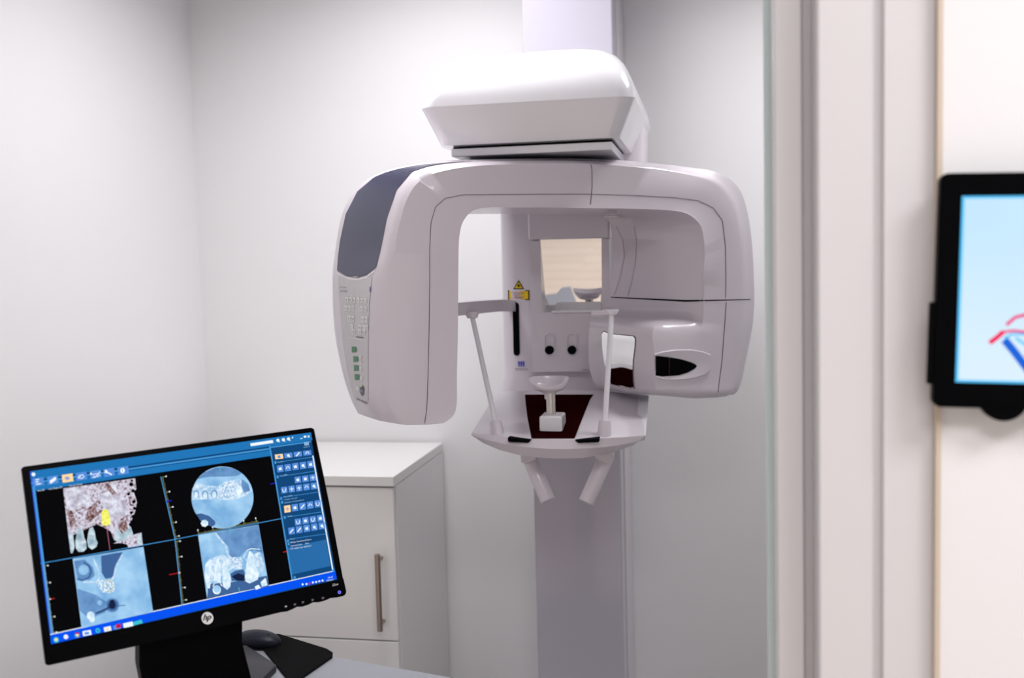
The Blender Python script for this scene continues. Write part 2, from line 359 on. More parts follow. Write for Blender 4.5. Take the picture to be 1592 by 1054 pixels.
# ---- rotating arm
AY = R(22)
AX = Vector((math.cos(AY), math.sin(AY), 0)); AN = Vector((-math.sin(AY), math.cos(AY), 0))
A0 = Vector((.078, 2.3, 0))
def ap(px, py, b_=0): return on_plane(px, py, A0+AN*b_, AN)
rel = lambda p, x, bk, z=0: p+AX*x+AN*bk+EZ*z
ST = [ # K, J, I, H, S, C, D, E   (None: made from I)
 (None, None, (690, 658), None, (662, 660.5), (632, 661), (590, 654, .03), (557, 643, .15)),
 (None, None, (709, 638), None, (663.5, 640), (619, 637), (576, 622, .035), (547, 622, .19)),
 (None, None, (711, 580), None, (665.5, 580), (614, 580), (574, 580, .04), (534, 580, .21)),
 (None, None, (712.5, 515), None, (667, 515), (612, 510), (575, 510, .04), (522, 515, .22)),
 (None, None, (713, 450), None, (668, 440), (612, 440), (580, 435, .04), (518.5, 440, .22)),
 (None, None, (713.5, 395), None, (668, 385), (614, 390), (591, 388, .04), (522.5, 395, .22)),
 (None, None, (715, 366), None, (670, 345), (622, 345), (602, 337, .04), (533, 335, .22)),
 (None, None, (721, 344), None, (677, 321), (635, 305), (617, 294, .04), (552.5, 296, .20)),
 (None, None, (736, 328), None, (692, 308), (656, 279), (641, 266, .035), (580, 273.5, .16)),
 (None, None, (760, 323), None, (720, 303), (692, 265), (674, 256.5, .03), (622, 259.5, .11)),
 (None, None, (800, 323), None, (778, 302.5), (755, 257), (735, 251, .025), (690, 250, .09)),
 (None, None, (860, 323), None, (850, 302), (845, 254), (835, 249, .025), (810, 246.5, .08)),
 (None, None, (918, 324), None, (918, 302), (920, 255), (918, 250, .025), (900, 246, .08)),
 (None, None, (980, 325), None, (985, 303.5), (1000, 261), (1000, 256, .02), (990, 251, .06)),
 (None, None, (1035, 327), None, (1047, 307), (1068, 272), (1070, 266, .02), (1066, 259.5, .05)),
 ((943, 337, .27), (981, 339.5, .235), (1066, 332), (1070, 331), (1085, 311.5), (1108, 285), (1112, 276, .012), (1110, 266.5, .04)),
 ((949, 350, .27), (986, 352, .235), (1086, 348), (1088, 347), (1109, 323), (1130, 308), (1138, 297, .012), (1141, 285, .04)),
 ((951, 370, .27), (988, 368, .235), (1093, 370), (1094, 370), (1124, 343), (1143, 335), (1152, 328, .012), (1156, 318, .04)),
 ((953, 400, .27), (988, 400, .235), (1090, 400, .01), (1095, 400), (1128.5, 385), (1150, 380), (1161, 378, .012), (1165, 375, .04)),
 ((950, 440, .27), (982, 440, .235), (1083, 440, .025), (1095, 440), (1129, 440), (1152, 440), (1164, 440, .012), (1168.5, 440, .04)),
 ((944, 466, .27), (975, 468, .235), (1074, 468, .04), (1094, 470), (1129, 470), (1152, 470), (1164, 470, .012), (1169, 470, .04)),
 ((935, 483, .28), (975, 488, .21), (1062, 491, .055), (1093, 500), (1127.5, 500), (1151, 500), (1162, 500, .012), (1167, 500, .04)),
 ((919, 495, .23), (960, 500, .13), (1018, 507, .012), (1092, 518), (1126, 525), (1149, 525), (1158, 525, .012), (1163, 525, .04)),
 ((915, 540, .23), (962, 545, .12), (1017, 550, .0), (1090, 555), (1122.5, 560), (1143, 560), (1151, 560, .012), (1156, 560, .04)),
 ((918, 578, .23), (968, 585, .12), (1018, 588, .0), (1087, 592), (1119, 593), (1138, 593), (1145, 592, .012), (1149, 591, .04)),
 ((928, 600, .23), (972, 608, .12), (1022, 608, .0), (1086, 611), (1117, 611), (1134, 609), (1139, 608, .014), (1143, 606, .04)),
 ((948, 606, .23), (985, 613, .13), (1030, 615, .012), (1080, 619.5, .012), (1114, 618, .012), (1128, 616.5, .014), (1133, 614, .02), (1137, 612, .045)),
]
sections = []
for i, st in enumerate(ST):
    K, J, I, H, S_, C, D, E_ = st
    g = lambda q: ap(*q)
    I3 = g(I); S3 = g(S_); H3 = g(H) if H else I3.lerp(S3, .12)
    J3 = g(J) if J else rel(I3, 0, .22); K3 = g(K) if K else rel(I3, 0, .27, -.0)
    E3 = g(E_)
    F3 = rel(E3, .01 if i < 9 else (-.02 if i > 14 else 0), .27-.0 if E_[2] < .1 else .06)
    # small setback on I so that the opening edge is rounded
    Ia = I3+AN*.012 if not K or i < 18 else I3
    sections.append([K3, J3, Ia, H3, S3, g(C), g(D), E3, F3])
cols = list(zip(*sections))
cols = [catmull(list(c), 5) for c in cols]
rings = [list(r) for r in zip(*cols)]
# round the section corners by inserting points
def dense(r):
    out = []; n = len(r)
    for j in range(n):
        a, b_ = r[j], r[(j+1) % n]
        out.append(a)
        if j in (2, 5, 6):
            p0, p3 = r[j-1], r[(j+2) % n]
            for t in (.33, .66):
                out.append(.5*((2*a)+(b_-p0)*t+(2*p0-5*a+4*b_-p3)*t*t+(3*a-p0-3*b_+p3)*t**3)*.6+a.lerp(b_, t)*.4)
    return out
rings = [dense(r) for r in rings]
v, f = loft(rings); arm = obj('rotating_arm', v, f, PL, XR, smooth=True, angle=42)
sa = surf_of(arm)
# seams
S = Skin(sa)
S.line([(660, 658), (663.5, 636), (665.5, 580), (667, 515), (668, 440), (668, 385), (670, 346), (677, 322), (692, 308.5), (720, 303), (778, 302.5), (850, 302), (918, 302), (985, 304), (1047, 307.5), (1085, 312), (1109, 323.5), (1123, 343), (1128, 385), (1128.5, 440), (1128, 462)], 1.1, SEAM, 1, 5)
S.line([(1129, 470), (1127, 500), (1122.5, 560), (1116, 610)], 1.1, SEAM, 1, 5)
S.line([(917, 251), (920, 262), (920.5, 290), (918, 318)], 1.2, SEAM, 1, 4)
S.build('cover_seam', arm); S = Skin(sa)
SEAM2 = mat('seam_soft', (.34, .30, .34), .5)
S.line([(986, 352), (990, 375), (988.5, 405), (982, 440), (976, 461)], 1.0, SEAM2, 1, 4)
S.line([(958, 352), (968, 372), (971, 398), (963, 435), (955, 459)], .9, SEAM2, 1, 4)
S.build('inner_crease', arm)
S = Skin(sa)
for a, b_ in ((950, 985), (985, 1025), (1025, 1067), (1067, 1100), (1100, 1130), (1130, 1150), (1150, 1166)):
    yt = lambda x: 461.5+(x-950)*.043 if x < 1067 else 466.5-(x-1067)*.015
    yb = lambda x: 462.8+(x-950)*.055 if x < 1067 else 469.2-(x-1067)*.032
    n = 5
    for k in range(n):
        x0 = a+(b_-a)*k/n; x1 = a+(b_-a)*(k+1)/n
        S.poly([(x0, yt(x0)), (x1, yt(x1)), (x1, yb(x1)), (x0, yb(x0))], BLACKM, 2)
S.build('housing_gap', arm)
# smoked window on the left shoulder
S = Skin(sa)
S.rows([(735, 251), (690, 253.5), (650, 257), (622, 262.5), (600, 268.5), (582, 276), (556, 298), (538, 333), (529, 375), (526, 400), (524.5, 421), (540, 430), (556, 432.5)],
       [(736, 251.1), (700, 253.8), (671, 257.5), (641, 267), (617, 295), (602, 338), (592, 388), (585, 416), (572, 427), (556.5, 432.6)], DK, 2, 70, 10)
tag(S.build('display_window', arm, True), 'smoked dark blue window on the left shoulder of the arm')
S = Skin(sa)
S.line([(524, 423), (532, 428.5), (545, 433.5), (556, 435), (570, 431), (582, 421.5)], 2.2, PLW, 2, 3); S.build('window_rim', arm)
# control panel
S = Skin(sa)
S.rows([(526, 430), (528, 470), (533, 530), (541, 580), (553, 622)], [(579, 430), (575, 470), (573, 530), (573, 580), (573, 626)], PANEL, 2, 14, 5)
cp = S.build('control_panel', arm, True)
S = Skin(sa)
V2, F2 = text_polys('Veraviewepocs', 3.0); S.add([sa(529.5+q.x*.58, 447.3-q.y+q.x*.02, 4) for q in V2], F2, GREY)
S.build('model_caption', arm); S = Skin(sa)
V2, F2 = text_polys('3D R100', 5.0); S.add([sa(530+q.x*.6, 454-q.y+q.x*.02, 4) for q in V2], F2, GREY); S.build('model_number', arm); S = Skin(sa)
S.line([(577, 446), (576.5, 454)], 1.2, BLUE, 4); S.build('blue_mark', arm); S = Skin(sa)
S.line([(541, 524.5), (571, 529)], .7, BTN, 4); S.line([(555, 523.5), (566, 525)], 2, GREY, 4); S.build('divider_line', arm); S = Skin(sa)
S.line([(556, 619.5), (572, 627)], 1.6, GREY, 4); S.build('serial_strip', arm)
def button(P, m, print_=None):
    S = Skin(sa); S.poly(P, m, 4)
    if print_:
        for a, b_, wd in print_: S.line([a, b_], wd, GREY if m is BTN else BTN, 6)
    S.build('button', arm)
R_ = random.Random(2)
for y, xs in ((466, (541, 546.5, 552, 558, 563.5, 569)), (479, (538.5, 544, 549.5, 563, 569)), (495, (544, 550, 565, 570.5)), (508, (548.5, 561, 566.5, 571)), (515, (551, 561, 567))):
    for x in xs:
        yy = y+(x-540)*.06; hh = 4.2 if y != 495 else 4.8
        button([(x-2.1, yy-hh), (x+2.1, yy-hh+.3), (x+2.1, yy+hh-.4), (x-2.1, yy+hh-.8)], BTN,
               [((x-1+R_.random(), yy-1.5), (x+.5, yy+R_.random()), .9), ((x-.8, yy+1.8), (x+.9, yy+1.8), .6)])
for x, y in ((551.5, 543), (554, 558), (555, 572), (556, 586)):
    button([(x-3.4, y-4.6), (x+3.6, y-4), (x+4, y+4), (x-3, y+4.8)], GREEN)
for x, y, r in ((561.5, 556, 2.2), (561.5, 563, 2.2), (562, 573, 2.4), (563, 588, 2.4), (557.5, 604, 2.8)):
    S = Skin(sa); S.circ(x, y, r, BTN, 4, 12, r*1.3); S.line([(x-1, y), (x+1, y)], .7, GREY, 6); S.build('button', arm)
S = Skin(sa); S.circ(564.5, 607, 3.1, NAVY, 4, 16, 8); S.circ(564.5, 600, 1.4, mat('lamp_lime', (.5, .8, .02), .4), 6, 10, 1.2); S.line([(563, 607), (566, 607.4)], .8, BTN, 6)
tag(S.build('start_button', arm), 'oval navy start button with a small lime mark')
# slot on right housing: raised oval collar with black window
S = Skin(sa)
rim = [(1017, 550), (1030, 546), (1050, 543.2), (1075, 543), (1093, 546), (1104, 551), (1106, 560), (1105, 574), (1095, 583), (1075, 589), (1050, 591.5), (1030, 590.5), (1017, 587)]
inn = [(1017.5, 553), (1028, 554), (1045, 556), (1060, 559), (1072, 562.5), (1080, 566), (1082.5, 569), (1079, 573), (1068, 579), (1055, 583), (1042, 585), (1028, 584.5), (1018, 583.5)]
r1 = [sa(x, y, 1) for x, y in rim]; ce = (1062, 568)
r2 = [sa(ce[0]+(x-ce[0])*.97, ce[1]+(y-ce[1])*.94, 7) for x, y in rim]
r3 = [sa(x, y, 3) for x, y in inn]
V2, F2 = loft([r1, r2, r3], caps=False)
obj('slot_collar', V2, F2, PL, arm, smooth=True)
S.rows([(1017.5, 553), (1018, 583.5), (1028, 585)], [(1017.6, 552.9), (1028, 554), (1045, 556), (1060, 559), (1072, 562.5), (1080, 566), (1082.5, 569), (1079, 573), (1068, 579), (1055, 583), (1028.1, 585)], BLACK, 5, 16, 10)
S.line([(1039.5, 556.5), (1039.5, 583)], 1, mat('slot_red', (.04, .002, .003), .4), 7); S.build('sensor_slot', arm)
# angled mirror pane in left face of the housing
S = Skin(sa)
hole = [(936.5, 517), (940, 515.5), (946, 518.5), (955, 521.3), (968, 522.7), (978, 521.5), (985, 520.2), (988.3, 524), (987.5, 540), (985, 560), (984.3, 580), (985, 595), (986.5, 603.5), (972, 601), (958, 598.5), (951, 597), (949, 588), (943, 575), (939.5, 560), (937, 540)]
fr = [(962+(x-962)*1.04, 562+(y-562)*1.03) for x, y in hole]
def lr(P): 
    t = min(range(len(P)), key=lambda k: P[k][1]); b_ = max(range(len(P)), key=lambda k: P[k][1]); n = len(P)
    a = [P[(t-k) % n] for k in range((t-b_) % n+1)]; c = [P[(t+k) % n] for k in range((b_-t) % n+1)]
    return a, c
for P_, m_, L_ in ((fr, SEAM, 2), (hole, MIR, 4)):
    a, c = lr(P_)
    def mono(Q):
        o = [Q[0]]
        for q in Q[1:]: o.append((q[0], max(q[1], o[-1][1]+.01)))
        return o
    S.rows(mono(a), mono(c), m_, L_, 24, 8)
tag(S.build('housing_mirror', arm, True), 'small mirror window in the lower right housing')
# little ring hinge at the upper right of the opening
for i, (y, r) in enumerate(((330, .012), (333.5, .015), (337, .018))):
    c = on_v(951, y, 2.46); V2, F2 = tube([c-EZ*.0022, c+EZ*.0022], r, 24); obj('pivot_ring', V2, F2, PL, arm, smooth=True)

# ---- patient table
def tp(px, py, v): return on_v(px, py, v)
VT = 2.24
front = [(733.5, 673), (760, 676.5), (790, 679), (826, 682), (860, 683.5), (893, 683.5), (930, 681.5), (970, 679.5), (1003, 677)]
low = [(735, 677), (752, 689), (775, 699), (805, 707), (840, 711.5), (870, 713), (905, 712), (945, 706), (985, 692)]
vf = [VT+.055, VT+.03, VT+.012, VT+.002, VT, VT+.002, VT+.012, VT+.03, VT+.055]
back = [(771, 611), (785, 609), (800, 608), (825, 607), (860, 606), (900, 606), (940, 608), (975, 611), (990, 613)]
VK = 2.60
A = [tp(x, y, vv_) for (x, y), vv_ in zip(front, vf)]
B = [tp(x, y, VK) for x, y in back]
zf = sum(p.z for p in A)/9
Lw = [tp(x, y, vv_+.012) for (x, y), vv_ in zip(low, vf)]
mid = [a.lerp(l, .45)+(-EY*.012) for a, l in zip(A, Lw)]
Lb = [Vector((b_.x, b_.y, Lw[4].z+.01)) for b_ in B]
rr = [B, [b_.lerp(a, .5) for a, b_ in zip(A, B)], [a+(b_-a)*.012 for a, b_ in zip(A, B)], A, mid, Lw, Lb]
V2, F2 = loft(rr, caps=False, closed=False)
n = 9
F2.append(tuple(6*n+j for j in range(n))+tuple(n-1-j for j in range(n)))
F2.append(tuple(i*n for i in range(7))); F2.append(tuple((6-i)*n+n-1 for i in range(7)))
table = obj('patient_table', V2, F2, PL, XR, smooth=True, angle=30)
# right flank of the table
Fl = [A[8]+EX*.0005, tp(1003, 684, VT+.08), tp(1007, 640, VT+.2), tp(1008.5, 615, VK-.03), tp(990, 613, VK)]
Fl2 = [p-EX*.04-EZ*.01 for p in Fl]
V2, F2 = loft([Fl, Fl2]); obj('table_flank', V2, F2, PLW, table, smooth=True, angle=30)
st_ = surf_of(table)
S = Skin(st_)
S.rows([(816, 614), (817, 625), (820, 650), (826.5, 682)], [(923, 614), (918, 620), (906, 650), (893.5, 682)], RED, 2, 10, 10)
tag(S.build('dark_insert', table), 'dark red see-through insert in the table top')
pivotV = VT+.12
for PL_, PR_ in (([(789, 680.4), (790, 687.2)], [(826, 683.4), (825, 687), (821, 688.6)]), ([(893.2, 684.2), (895, 688), (899, 689)], [(931, 682), (931, 687.6)])):
    P = [on_v(PL_[0][0], PL_[0][1], VT-.006), on_v(PR_[0][0], PR_[0][1], VT-.006), on_v(PR_[-1][0], PR_[-1][1], VT-.006), on_v(PL_[-1][0], PL_[-1][1], VT-.006)]
    V2, F2 = prism(P, EY*.03); obj('slot', V2, F2, BLACKM, table, bevel=.0015)
# chin rest block, stem, cup
cb = VT+.05
P = [on_v(x, y, cb) for x, y in ((838, 647), (873, 647.5), (874.5, 683), (838.5, 683))]
P[2] -= EZ*.004; P[3] -= EZ*.004
V2, F2 = prism(P, EY*.07); chin = obj('chin_rest_block', V2, F2, PLW, XR, bevel=.005)
cc = on_v(857, 646, cb+.035)
zs = on_v(857, 612, cb+.035).z
V2, F2 = tube([cc-EZ*.003, Vector((cc.x, cc.y, zs+.004))], .0105, 24); obj('stem', V2, F2, STEEL, chin, smooth=True)
V2, F2 = tube([cc-EZ*.0, cc+EZ*.0035], .0125, 24); obj('stem_collar', V2, F2, PL, chin, smooth=True)
zc_ = on_v(853, 588.5, cb+.01).z
rc = Vector((cc.x-.003, cc.y, 0)); H_ = zc_-zs
prof = [(.010, -.012), (.0105, .0), (.016, .004), (.030, .010), (.038, .5*H_+.004), (.0415, H_-.002), (.0412, H_), (.0385, H_), (.034, .6*H_), (.02, .35*H_), (.004, .3*H_)]
rings = []
for r_, dz in prof:
    ring = []
    for k in range(40):
        a = 2*math.pi*k/40; fr_ = -math.cos(a)   # +1 towards the camera
        dip = 0
        if dz > .3*H_: dip = -.004*max(0, math.sin(a+math.pi/2)*-1)*0 + .004*abs(math.sin(a))
        ring.append(rc+EX*(1.12*r_*math.sin(a))+EY*(r_*.85*math.cos(a))+EZ*(zs+dz*(1-(.5*max(0, -math.cos(a))**1.4 if dz > .35*H_ else 0))))
    rings.append(ring)
V2, F2 = loft(rings); obj('chin_cup', V2, F2, PL, chin, smooth=True, angle=60)
# rods and their sockets
def rod(p_top, p_sock, p_bot, vtop, vbot, cap):
    a = on_v(*p_top, vtop); b_ = on_v(*p_bot, vbot); t = (p_bot[1]-p_sock[1])/(p_bot[1]-p_top[1]); m_ = b_.lerp(a, t)
    V2, F2 = tube([b_, b_.lerp(a, .02), m_, m_+(a-b_).normalized()*.001], [.0145, .0165, .0135, .011], 24); sk = obj('rod_socket', V2, F2, PL, XR, smooth=True)
    V2, F2 = tube([m_.lerp(b_, .1), a], .0062, 20); obj('rod', V2, F2, PLW, sk, smooth=True)
    return a, sk
a1, s1 = rod((734, 492), (770, 657), (777, 688), VT+.16, VT+.035, 0)
a2, s2 = rod((951, 486), (941, 655), (938.5, 688), VT+.10, VT+.035, 0)
V2, F2 = tube([a1-EZ*.004, a1+EZ*.004, a1+EZ*.012], [.0125, .0155, .0155], 24); obj('rod_cap', V2, F2, PL, s1, smooth=True)
V2, F2 = tube([a2-EZ*.004, a2+EZ*.004, a2+EZ*.007], [.012, .0165, .016], 24); obj('rod_cap', V2, F2, PLW, s2, smooth=True)
# support bands running forward from the body to the rods
def band(P, hgt, th, name):
    V_, rs = [], []
    for i, p in enumerate(P):
        d = (P[min(i+1, len(P)-1)]-P[max(i-1, 0)]); d.z = 0; d.normalize(); nn = Vector((d.y, -d.x, 0))
        rs.append([p+nn*th/2+EZ*hgt/2, p-nn*th/2+EZ*hgt/2, p-nn*th/2-EZ*hgt/2, p+nn*th/2-EZ*hgt/2])
    V2, F2 = loft(rs); return obj(name, V2, F2, PL, XR, bevel=.002, seg=2)
Pb = catmull([on_v(706, 481, VT+.12), on_v(722, 479.5, VT+.16), on_v(748, 477, VT+.25), on_v(775, 475, VT+.38), on_v(796, 475.5, VT+.5)], 6)
band(Pb, .031, .022, 'support_band')
Pb = catmull([on_v(924, 487, VT+.12), on_v(940, 486, VT+.11), on_v(958, 484.5, VT+.11)], 4)
band(Pb, .011, .03, 'support_band')
# grips below
for (xa, ya), (xb, yb_), (q0, q1) in (((822, 708), (852, 779), (808, 834)), ((945, 706), (911, 781), (925, 953))):
    a = on_v(xa, ya, VT+.14); b_ = on_v(xb, yb_, VT+.10); V2, F2 = tube([a, b_.lerp(a, .02), b_], [.018, .018, .017], 28)
    g = obj('hand_grip', V2, F2, PL, XR, smooth=True)
    pts = [(q0, 700), (q1, 700), (q1, 715), (q1-8, 718), (q0+10, 722), (q0+2, 720)] if q0 < 900 else [(q0, 700), (q1, 700), (q1-2, 720), (q1-8, 722), (q0, 713)]
    P = [on_v(x, y, VT+.11) for x, y in pts]; V2, F2 = prism(P, EY*.06); obj('grip_bracket', V2, F2, PL, g, bevel=.003)
# carriage under the table joining to column
rbox('carriage', uc0+.01, uc1-.01, 2.5, VC-.001, Lw[4].z-.01, zb_-.06, PL, XR, bevel=.01)

# ================================================================== CABINET
cz = on_v(672, 688, VB-.012).z
cf = on_z(612, 741, cz); cuR, cvF = cf.dot(EX), cf.dot(EY)
cuL = cuR-.62; th = .028
CB = thing('storage_cabinet', rm((cuL+cuR)/2, (cvF+VB)/2, 0), 'glossy white storage cabinet with one long steel bar handle behind the monitor', 'cabinet')
zg = on_v(610, 997, cvF).z
rbox('body', cuL, cuR, cvF+.019, VB-.012, .05, cz-th-.001, CAB, CB, bevel=.001)
rbox('top_board', cuL-.0, cuR+.0004, cvF-.003, VB-.010, cz-th+.0005, cz, CAB, CB, bevel=.0015)
dr = rbox('door', cuL+.002, cuR-.003, cvF, cvF+.018, zg+.002, cz-th+.026-.030, CAB, CB, bevel=.0015)
rbox('door', cuL+.002, cuR-.003, cvF, cvF+.018, .06, zg-.002, CAB, CB, bevel=.0015)
rbox('plinth', cuL+.01, cuR-.01, cvF+.04, VB-.02, .001, .05, GREY, CB)
ha = on_v(586.5, 862, cvF-.032); hb = on_v(590.5, 981, cvF-.032); hb = Vector((ha.x, ha.y, hb.z))
V2, F2 = tube([ha, hb], .0078, 24); hd = obj('handle', V2, F2, HANDLE, dr, smooth=True)
for z in (ha.z-.018, hb.z+.018):
    c = Vector((ha.x, ha.y, z)); V2, F2 = tube([c+EX*.001, c+EX*.001+EY*.0312], .0055, 16); obj('standoff', V2, F2, HANDLE, hd, smooth=True)

# ================================================================== DESK
DZ = .765
d1 = on_z(560, 1028, DZ); d2 = on_z(706, 1053.5, DZ); dd = (d2-d1).normalized(); dn = Vector((dd.y, -dd.x, 0))
dn = dn if dn.y < 0 else -dn
dc = d2.copy(); dl = on_z(226, 1054, DZ)
Lx = (dl-dc).dot(-dd)
Lx = Lx+.01
depth = .40
DK_ = thing('desk', Vector((dc.x, dc.y, 0))-dd*Lx*.5+dn*depth*.5-EZ*0, 'pale grey laminate desk top under the computer monitor', 'desk')
P = [dc, dc-dd*Lx, dc-dd*Lx+dn*depth, dc+dn*depth]
V2, F2 = prism([p-EZ*.025 for p in P], EZ*.025); obj('desk_top', V2, F2, DESK, DK_, bevel=.002)
for p, (sx, sy) in zip(P, ((-1, 1), (1, 1), (1, -1), (-1, -1))):
    c = Vector((p.x, p.y, 0))+dd*sx*.035+dn*sy*.035; V2, F2 = tube([c+EZ*.001, c+EZ*(DZ-.0255)], .018, 16); obj('leg', V2, F2, STEEL, DK_, smooth=True)

# ================================================================== MONITOR
c2w = lambda c: rt*c[0]+up*c[1]+fw*c[2]
MT = CAM+c2w((-.7606, -.2089, 1.6206)); MX = c2w((.8195, .0749, .5681)).normalized(); MY = c2w((-.2105, .9614, .1769)); MY = (MY-MX*MY.dot(MX)).normalized()
MN = MX.cross(MY); MN = MN if MN.dot(fw) < 0 else -MN
mp_ = lambda x, y, d=0: on_plane(x, y, MT+MN*d, MN)
base_c = MT+MX*.238-MY*.30-MN*.05
MON = thing('computer_monitor', Vector((base_c.x, base_c.y, DZ)), 'black widescreen computer monitor showing dental x-ray scans on a blue interface', 'monitor')
out = [(34, 728), (36.5, 725.2), (484, 664.5), (488.5, 666.5), (512, 780), (533.5, 898.5), (534.6, 900), (539, 920), (537.5, 924.5), (534, 926.5), (526, 928.5), (515, 929.5), (506, 933.5), (497, 936), (488, 936), (480, 940), (471, 943), (463, 943), (455, 947), (447, 950.5), (438, 951.5), (300, 985), (76, 1034.5), (71.5, 1032)]
P = [mp_(x, y, .004) for x, y in out]
cen = sum(P, Vector())/len(P)
V2, F2 = prism(P, -MN*.012); hs = obj('bezel', V2, F2, BLACK, MON, bevel=.0015)
Pb = [cen+(p-cen)*.96-MN*.0125 for p in P]; V2, F2 = prism(Pb, -MN*.022); obj('rear_housing', V2, F2, BLACKM, MON, bevel=.008)
def em(name, rgb, s=.87):
    m = bpy.data.materials.new(name); m.use_nodes = True; nt = m.node_tree; b_ = nt.nodes['Principled BSDF']
    b_.inputs['Base Color'].default_value = (.003, .003, .003, 1); b_.inputs['Roughness'].default_value = .35; b_.inputs['Specular IOR Level'].default_value = 0
    b_.inputs['Emission Color'].default_value = (*s2l(rgb), 1); b_.inputs['Emission Strength'].default_value = s
    return m
def em_noise(name, c0, c1, scale, detail=6, lo=.35, hi=.65, c2=None, p2=.5, dist=0.):
    m = em(name, c0); nt = m.node_tree; b_ = nt.nodes['Principled BSDF']
    tc = nt.nodes.new('ShaderNodeTexCoord'); n = nt.nodes.new('ShaderNodeTexNoise'); r_ = nt.nodes.new('ShaderNodeValToRGB')
    n.inputs['Scale'].default_value = scale; n.inputs['Detail'].default_value = detail; n.inputs['Distortion'].default_value = dist
    r_.color_ramp.elements[0].position = lo; r_.color_ramp.elements[0].color = (*s2l(c0), 1)
    r_.color_ramp.elements[1].position = hi; r_.color_ramp.elements[1].color = (*s2l(c1), 1)
    if c2:
        e = r_.color_ramp.elements.new(p2); e.color = (*s2l(c2), 1)
    nt.links.new(tc.outputs['Object'], n.inputs['Vector']); nt.links.new(n.outputs['Fac'], r_.inputs['Fac']); nt.links.new(r_.outputs['Color'], b_.inputs['Emission Color'])
    return m
e_bg = em('screen_blue', (14, 68, 118)); e_title = em('screen_title_blue', (30, 115, 180)); e_line = em('screen_light_line', (70, 150, 215)); e_blk = em('screen_black', (1, 1, 3))
e_task = em('screen_taskbar', (0, 80, 235)); e_wht = em('screen_white', (235, 245, 255)); e_btn = em('screen_button', (85, 140, 215)); e_org = em('screen_orange', (255, 215, 160))
e_side = em('screen_side_panel', (38, 105, 165)); e_dark = em('screen_dark_blue', (10, 62, 105)); e_vio = em('screen_edge_violet', (60, 70, 240))
e_ct = em_noise('scan_blue', (120, 172, 218), (165, 208, 240), 30, 5); e_ct2 = em_noise('scan_blue_deep', (88, 130, 180), (110, 155, 205), 60, 4)
e_bone = em_noise('scan_bone', (150, 190, 225), (225, 240, 252), 160, 8); e_spong = em_noise('scan_spongy', (130, 175, 215), (235, 245, 255), 420, 3, .42, .58)
e_tooth = em_noise('scan_tooth', (190, 220, 240), (240, 250, 255), 120, 4)
e_ctd = em('scan_dark', (18, 32, 66)); e_ctm = em('scan_mid', (62, 98, 150))
e_b3 = em_noise('render_bone', (108, 66, 66), (214, 212, 228), 240, 9, .36, .56, (178, 165, 180), .45, .4); e_b3l = em_noise('render_bone_light', (168, 160, 180), (225, 228, 240), 120, 8)
e_brn = em_noise('render_brown', (90, 48, 44), (190, 170, 175), 300, 8, .42, .66); e_t3 = em_noise('render_tooth', (135, 165, 180), (205, 222, 232), 90, 5)
e_yel = em_noise('implant_yellow', (225, 225, 20), (255, 255, 160), 260, 3); e_grn = em('tick_yellow_green', (175, 180, 120)); e_red = em('tick_red', (190, 30, 30)); e_blu = em('tick_blue', (40, 40, 230)); e_cy = em('tick_cyan', (90, 190, 200)); e_pink = em('line_pink', (200, 120, 150)); e_teal = em('icon_teal', (60, 190, 200)); e_ired = em('icon_red', (210, 25, 60)); e_txt = em('screen_text', (150, 195, 235))
S = Skin(lambda x, y, L=1: mp_(x, y, .0042+.00012*L))
TL, TR, BR, BL = (45.8, 733.4), (482.1, 672.8), (524, 901.4), (79.2, 1001.5)
# screen homography-free helper: s,t in 0..1 across the glass
o3, x3, y3 = mp_(*TL), mp_(*TR)-mp_(*TL), mp_(*BL)-mp_(*TL)
class ST2(Skin): pass
def sp(s, t, L): return o3+x3*s+y3*t+MN*(.0042+.00012*L)
def srect(s0, t0, s1, t1, m, L):
    S.add([sp(s0, t0, L), sp(s1, t0, L), sp(s1, t1, L), sp(s0, t1, L)], [(0, 1, 2, 3)], m)
S.poly([TL, TR, BR, BL], e_bg, 0)
def inv(x, y):
    p = mp_(x, y)-o3; a, b_, c = x3.dot(x3), x3.dot(y3), y3.dot(y3); d, e = p.dot(x3), p.dot(y3); D = a*c-b_*b_
    return (d*c-e*b_)/D, (e*a-d*b_)/D
srect(0, 0, 1, .055, e_title, 1)
ty = inv(470, 690)[1]
S.circ(52, 737.5, 3, e_wht, 2)
sx0 = inv(423, 720)[0]          # left edge of the tool column
st0 = inv(50, 765)[1]           # top of the views
sb0 = inv(80, 987)[1]           # top of taskbar
srect(0, st0-.055, sx0, st0-.045, e_line, 2); srect(0, st0-.040, sx0, st0-.003, e_title, 1)
# views
srect(.010, st0, sx0-.004, sb0-.003, e_blk, 2)
srect(0.002, st0-.03, .009, sb0, e_line, 3); srect(sx0-.004, st0-.07, sx0+.001, sb0, e_line, 3); srect(.988, .16, .993, sb0, e_wht, 3)
srect(sx0, st0-.062, .993, st0-.054, e_line, 3)
srect(0, sb0, 1, 1, e_task, 3); srect(0, sb0-.006, .993, sb0-.001, e_wht, 4); srect(0, 0, .006, 1, e_vio, 1)
# view dividers
S.line([(63, 876), (272, 838.5), (438, 806)], 1.1, e_line, 5); S.line([(250, 741), (272, 838), (283, 941)], 1.2, e_line, 5)
